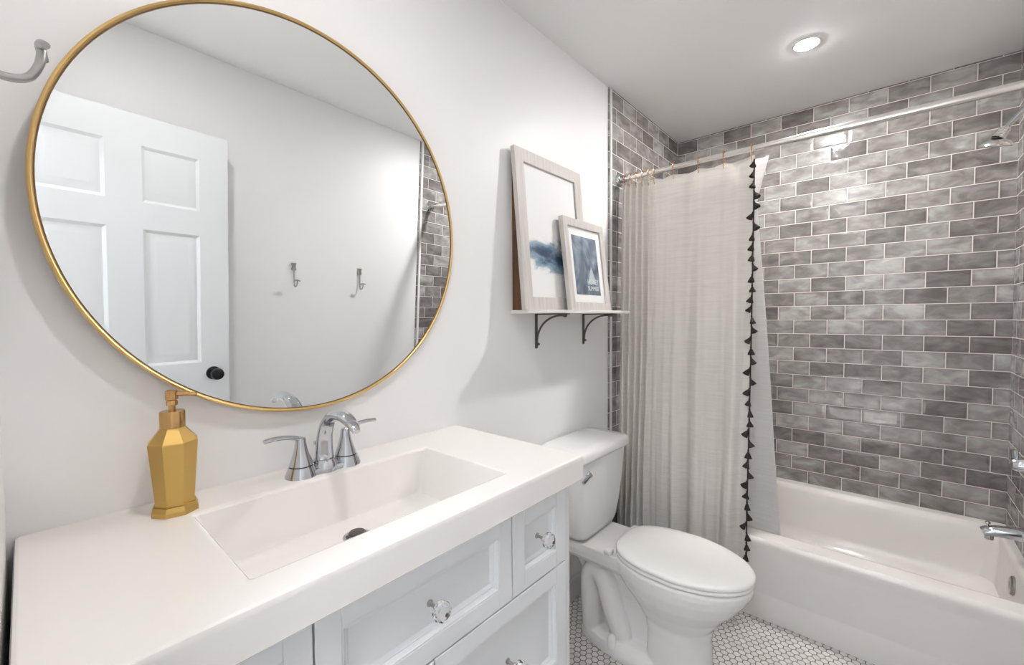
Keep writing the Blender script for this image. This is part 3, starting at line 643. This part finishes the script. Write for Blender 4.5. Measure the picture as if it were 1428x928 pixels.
# ================================================================== WALL SHELF AND PICTURES
S0, S1, SD, SZ = 1.192, 1.835, 0.172, 1.3365
sf = obj('wall_shelf', BX(S0, S1, -SD, -0.0005, SZ-0.0125, SZ, bev=0.0015), M['shelf'], loc=(1.51, 0, SZ-0.0125), smooth=40)
tag(sf, 'narrow white wall shelf above the toilet', 'shelf')
def bracket(x, label):
    zt = SZ-0.0126
    t = thing('shelf_bracket', label, 'shelf bracket', (x, 0, zt), 'iron brackets under the wall shelf')
    bm = bmesh.new(); box(bm, x-0.0085, x+0.0085, -0.0045, -0.0002, zt-0.142, zt, 0.002, 1)
    for zz in (zt-0.028, zt-0.128): lathe(bm, [(0.0045, 0), (0.004, 0.002), (0, 0.0025)], (x, -0.0045, zz), (0, -1, 0), 12)
    obj('wall_plate', bm, M['iron'], t)
    bm = bmesh.new(); box(bm, x-0.0085, x+0.0085, -0.162, -0.0045, zt-0.0045, zt, 0.0015, 1); obj('shelf_plate', bm, M['iron'], t)
    bm = bmesh.new(); n = 20
    pts = [(x, -0.0065-0.118*(1-cos(pi/2*i/n)), zt-0.112+0.104*sin(pi/2*i/n)) for i in range(n+1)]
    pts = [(x, -0.0065, zt-0.128)] + pts + [(x, -0.142, zt-0.0075)]
    tube(bm, pts, 0.0042, 10); lathe(bm, [(0.006, -0.006), (0.006, 0.006)], (x, -0.1425, zt-0.009), (1, 0, 0), 14); lathe(bm, [(0.006, -0.006), (0.006, 0.006)], (x, -0.009, zt-0.124), (1, 0, 0), 14)
    obj('brace', bm, M['iron'], t)
bracket(1.349, 'dark iron shelf bracket nearer the sink'); bracket(1.708, 'dark iron shelf bracket nearer the shower curtain')

def art_big():
    m = mat('blue_wash_painting', (0.86, 0.85, 0.84), 0.6); t = NT(m); X = t.sep(t.obj())   # x 0..1 across, z 0..1 up (object coordinates in metres)
    n = t.noise(t.comb(t.m('MULTIPLY', X[0], 9.0), 0.0, t.m('MULTIPLY', X[2], 16.0)), 1, 5, 0.55, dist=0.9)
    f = t.noise(t.comb(t.m('MULTIPLY', X[0], 26.0), 0.0, t.m('MULTIPLY', X[2], 70.0)), 1, 4, 0.6, dist=1.0)
    cz = t.m('MULTIPLY_ADD', X[0], -0.10, 0.212)
    d = t.m('ABSOLUTE', t.m('DIVIDE', t.m('SUBTRACT', X[2], cz), 0.072)); d = t.m('ADD', d, t.m('MULTIPLY', t.m('SUBTRACT', n, 0.5), 1.7)); d = t.m('SUBTRACT', d, t.m('MULTIPLY', t.m('ADD', X[0], 0.06), 1.1))
    d = t.m('ADD', d, t.m('MULTIPLY', t.m('SUBTRACT', f, 0.5), 0.55))
    c = t.ramp(d, [(0.0, (0.03, 0.055, 0.10)), (0.18, (0.06, 0.11, 0.18)), (0.42, (0.20, 0.30, 0.39)), (0.66, (0.34, 0.43, 0.50)), (0.74, (0.62, 0.65, 0.68)), (0.90, (0.80, 0.795, 0.79)), (1.0, (0.86, 0.85, 0.84))])
    t.l(c, t.b.inputs['Base Color']); return m
def art_small():
    m = mat('slate_blue_print', (0.2, 0.25, 0.3), 0.6); t = NT(m); X = t.sep(t.obj())
    n = t.noise(t.comb(t.m('MULTIPLY', X[0], 9.0), 0.0, t.m('MULTIPLY', X[2], 5.5)), 1, 4, 0.55, dist=2.2)
    g = t.m('SUBTRACT', 1.0, t.m('MULTIPLY', t.m('ABSOLUTE', t.m('SUBTRACT', X[0], 0.015)), 7.0))
    v = t.m('ADD', t.m('MULTIPLY', n, 0.8), t.m('MULTIPLY', t.m('MULTIPLY', g, t.m('MULTIPLY_ADD', X[2], 1.6, 0.1)), 0.45))
    c = t.ramp(v, [(0.30, (0.085, 0.10, 0.135)), (0.42, (0.15, 0.19, 0.245)), (0.54, (0.27, 0.33, 0.39)), (0.66, (0.42, 0.48, 0.52)), (0.82, (0.58, 0.60, 0.62))])
    t.l(c, t.b.inputs['Base Color']); return m

def picture(name, label, x0, x1, h, yb, yt, fwid, depth, m_frame):
    """leaning frame: front face bottom at y = yb, top at y = yt; built upright in local axes, then leaned"""
    W = x1-x0; lean = math.atan2(yt-yb, h); L = h/cos(lean)
    e = bpy.data.objects.new(name, None); COL.objects.link(e); e.location = ((x0+x1)/2, yb, SZ+0.0008); e.rotation_euler = (-lean, 0, 0); tag(e, label, 'picture', None)
    R = []
    for q, d in ((0.0, depth), (0.0, 0.001), (0.001, 0.0), (fwid-0.001, 0.0), (fwid, 0.001), (fwid, 0.010)):
        R.append([(-W/2+q, d, q), (W/2-q, d, q), (W/2-q, d, L-q), (-W/2+q, d, L-q)])
    bm = bmesh.new(); loft(bm, R, False, False); fr = obj('frame', bm, m_frame, None, smooth=20); fr.parent = e
    bm = bmesh.new(); box(bm, -W/2+0.002, W/2-0.002, depth-0.004, depth, 0.002, L-0.002); b = obj('backing', bm, M['brown']); b.parent = e
    return e, W, L
bigf, W, L = picture('picture_frame', 'large whitewashed frame with a blue brushstroke painting, leaning at the back of the shelf', 1.183, 1.632, 0.610, -0.083, -0.032, 0.050, 0.018, M['wash'])
bm = bmesh.new(); box(bm, -W/2+0.045, W/2-0.045, 0.0085, 0.012, 0.045, L-0.045); o = obj('painting', bm, art_big()); o.parent = bigf
smf, W, L = picture('picture_frame', 'small whitewashed frame with a slate blue print, leaning in front of the larger picture', 1.430, 1.757, 0.388, -0.121, -0.075, 0.034, 0.020, M['wash'])
bm = bmesh.new(); box(bm, -W/2+0.03, W/2-0.03, 0.0085, 0.012, 0.03, L-0.03); o = obj('mat_board', bm, M['paper']); o.parent = smf
pz = 0.20; bm = bmesh.new(); box(bm, -0.100, 0.097, 0.0080, 0.0085, 0.068-pz, 0.322-pz); pr_ = obj('print', bm, art_small()); pr_.parent = smf; pr_.location = (0, 0, pz)
bm = bmesh.new()
tri = [bm.verts.new(v) for v in ((-0.002, 0.0078, -0.082), (0.066, 0.0078, -0.082), (0.036, 0.0078, -0.005))]; bm.faces.new(tri)
ext = bmesh.ops.extrude_face_region(bm, geom=bm.faces[:]); bmesh.ops.translate(bm, verts=[v for v in ext['geom'] if isinstance(v, bmesh.types.BMVert)], vec=(0, 0.0003, 0))
pk = obj('pale_peak', bm, mat('pale_peak_ink', (0.52, 0.56, 0.58), 0.6), smooth=0); pk.parent = pr_
for txt, zz, sz in (('HONEY', -0.086, 0.026), ('SUMMER', -0.112, 0.0205)):
    fc = bpy.data.curves.new('t', 'FONT'); fc.body = txt; fc.size = sz*1.35; fc.extrude = 0.0002
    fo = bpy.data.objects.new('t', fc); COL.objects.link(fo)
    dg = bpy.context.evaluated_depsgraph_get(); dg.update(); me = bpy.data.meshes.new_from_object(fo.evaluated_get(dg)); bpy.data.objects.remove(fo)
    me.materials.clear(); me.materials.append(M['print_text'])
    lo = bpy.data.objects.new('lettering', me); COL.objects.link(lo); lo.parent = pr_
    x_min = min(v.co.x for v in me.vertices); x_max = max(v.co.x for v in me.vertices)
    lo.location = (-0.008, 0.0072, zz); lo.rotation_euler = (pi/2, 0, 0); lo.scale = (0.090/(x_max-x_min), 1, 1)
# brown frame tucked behind the large one
brf, W, L = picture('picture_frame', 'dark brown wooden frame tucked between the large picture and the wall', 1.1875, 1.62, 0.585, -0.0615, -0.0125, 0.03, 0.058, M['brown'])
for ch in list(brf.children): bpy.data.objects.remove(ch)
lean = -brf.rotation_euler[0]
R = []
for q, d0 in ((0.0, 0.0), (0.002, -0.001)):
    pass
bm = bmesh.new()   # wedge-deep side boards: front leans, back stays near the wall
def wedge(xa, xb, za, zb):
    yf = lambda z_: -0.0630 + (z_/0.585)*0.0500
    vs = [bm.verts.new((x_, y_, z_)) for x_ in (xa, xb) for z_ in (za, zb) for y_ in (yf(z_), -0.002)]
    for f in ((0, 1, 3, 2), (4, 6, 7, 5), (0, 2, 6, 4), (1, 5, 7, 3), (0, 4, 5, 1), (2, 3, 7, 6)): bm.faces.new([vs[i] for i in f])
X0, X1 = -0.200, 0.216
wedge(X0, X0+0.012, 0.0, 0.585); wedge(X1-0.012, X1, 0.0, 0.585); wedge(X0+0.012, X1-0.012, 0.0, 0.012); wedge(X0+0.012, X1-0.012, 0.573, 0.585)
brf.rotation_euler = (0, 0, 0); brf.location = (1.4038, 0, SZ+0.0008)
o = obj('frame', bm, M['brown'], smooth=0); o.parent = brf
bm = bmesh.new(); box(bm, X0+0.012, X1-0.012, -0.009, -0.003, 0.012, 0.573); o = obj('backing', bm, M['brown'], smooth=0); o.parent = brf

# ================================================================== ROBE HOOKS
def robe_hook(label, loc, yaw):
    """local axes: +y out of the wall, x sideways, z = 0 at the lowest point of the hook"""
    e = bpy.data.objects.new('robe_hook', None); COL.objects.link(e); e.location = loc; e.rotation_euler = (0, 0, yaw); tag(e, label, 'hook', 'nickel robe hooks')
    bm = bmesh.new(); pr = []
    for q, sx, d in ((0.0, 1, 0.0), (0.0, 1, 0.006), (0.003, 1, 0.009)):
        pts = [(0.014, 0.098), (0.0105, 0.112), (0.0105, 0.122), (0.0135, 0.136), (-0.0135, 0.136), (-0.0105, 0.122), (-0.0105, 0.112), (-0.014, 0.098), (-0.007, 0.092), (0.007, 0.092)]
        pr.append([(x_*(1-q*30), d, 0.114+(z_-0.114)*(1-q*20)) for x_, z_ in pts])
    loft(bm, pr); o = obj('back_plate', bm, M['nickel'], smooth=30); o.parent = e
    bm = bmesh.new(); tube(bm, [(0, 0.004, 0.10), (0, 0.008, 0.06), (0, 0.010, 0.025), (0, 0.0155, 0.007), (0, 0.027, 0.0035), (0, 0.039, 0.008), (0, 0.046, 0.022), (0, 0.048, 0.036)], [0.0042, 0.0036, 0.0036, 0.0036, 0.0036, 0.0035, 0.0034, 0.0034], 12, res=6); o = obj('hook_arm', bm, M['nickel']); o.parent = e
    bm = bmesh.new(); tube(bm, [(-0.017, 0.050, 0.034), (-0.008, 0.048, 0.038), (0, 0.0475, 0.039), (0.008, 0.048, 0.038), (0.017, 0.050, 0.034)], [0.003, 0.0038, 0.0042, 0.0038, 0.003], 12, res=4); o = obj('cross_tip', bm, M['nickel']); o.parent = e
    return e
robe_hook('nickel robe hook on the bare wall, the one nearer the door, seen in the mirror', (1.068, YR, 1.385), 0)
robe_hook('nickel robe hook on the bare wall, the one nearer the tiles, seen in the mirror', (1.483, YR, 1.388), 0)
robe_hook('nickel robe hook at the left edge of the photo, beside the round mirror', (XF, -0.50, 1.519), -pi/2)
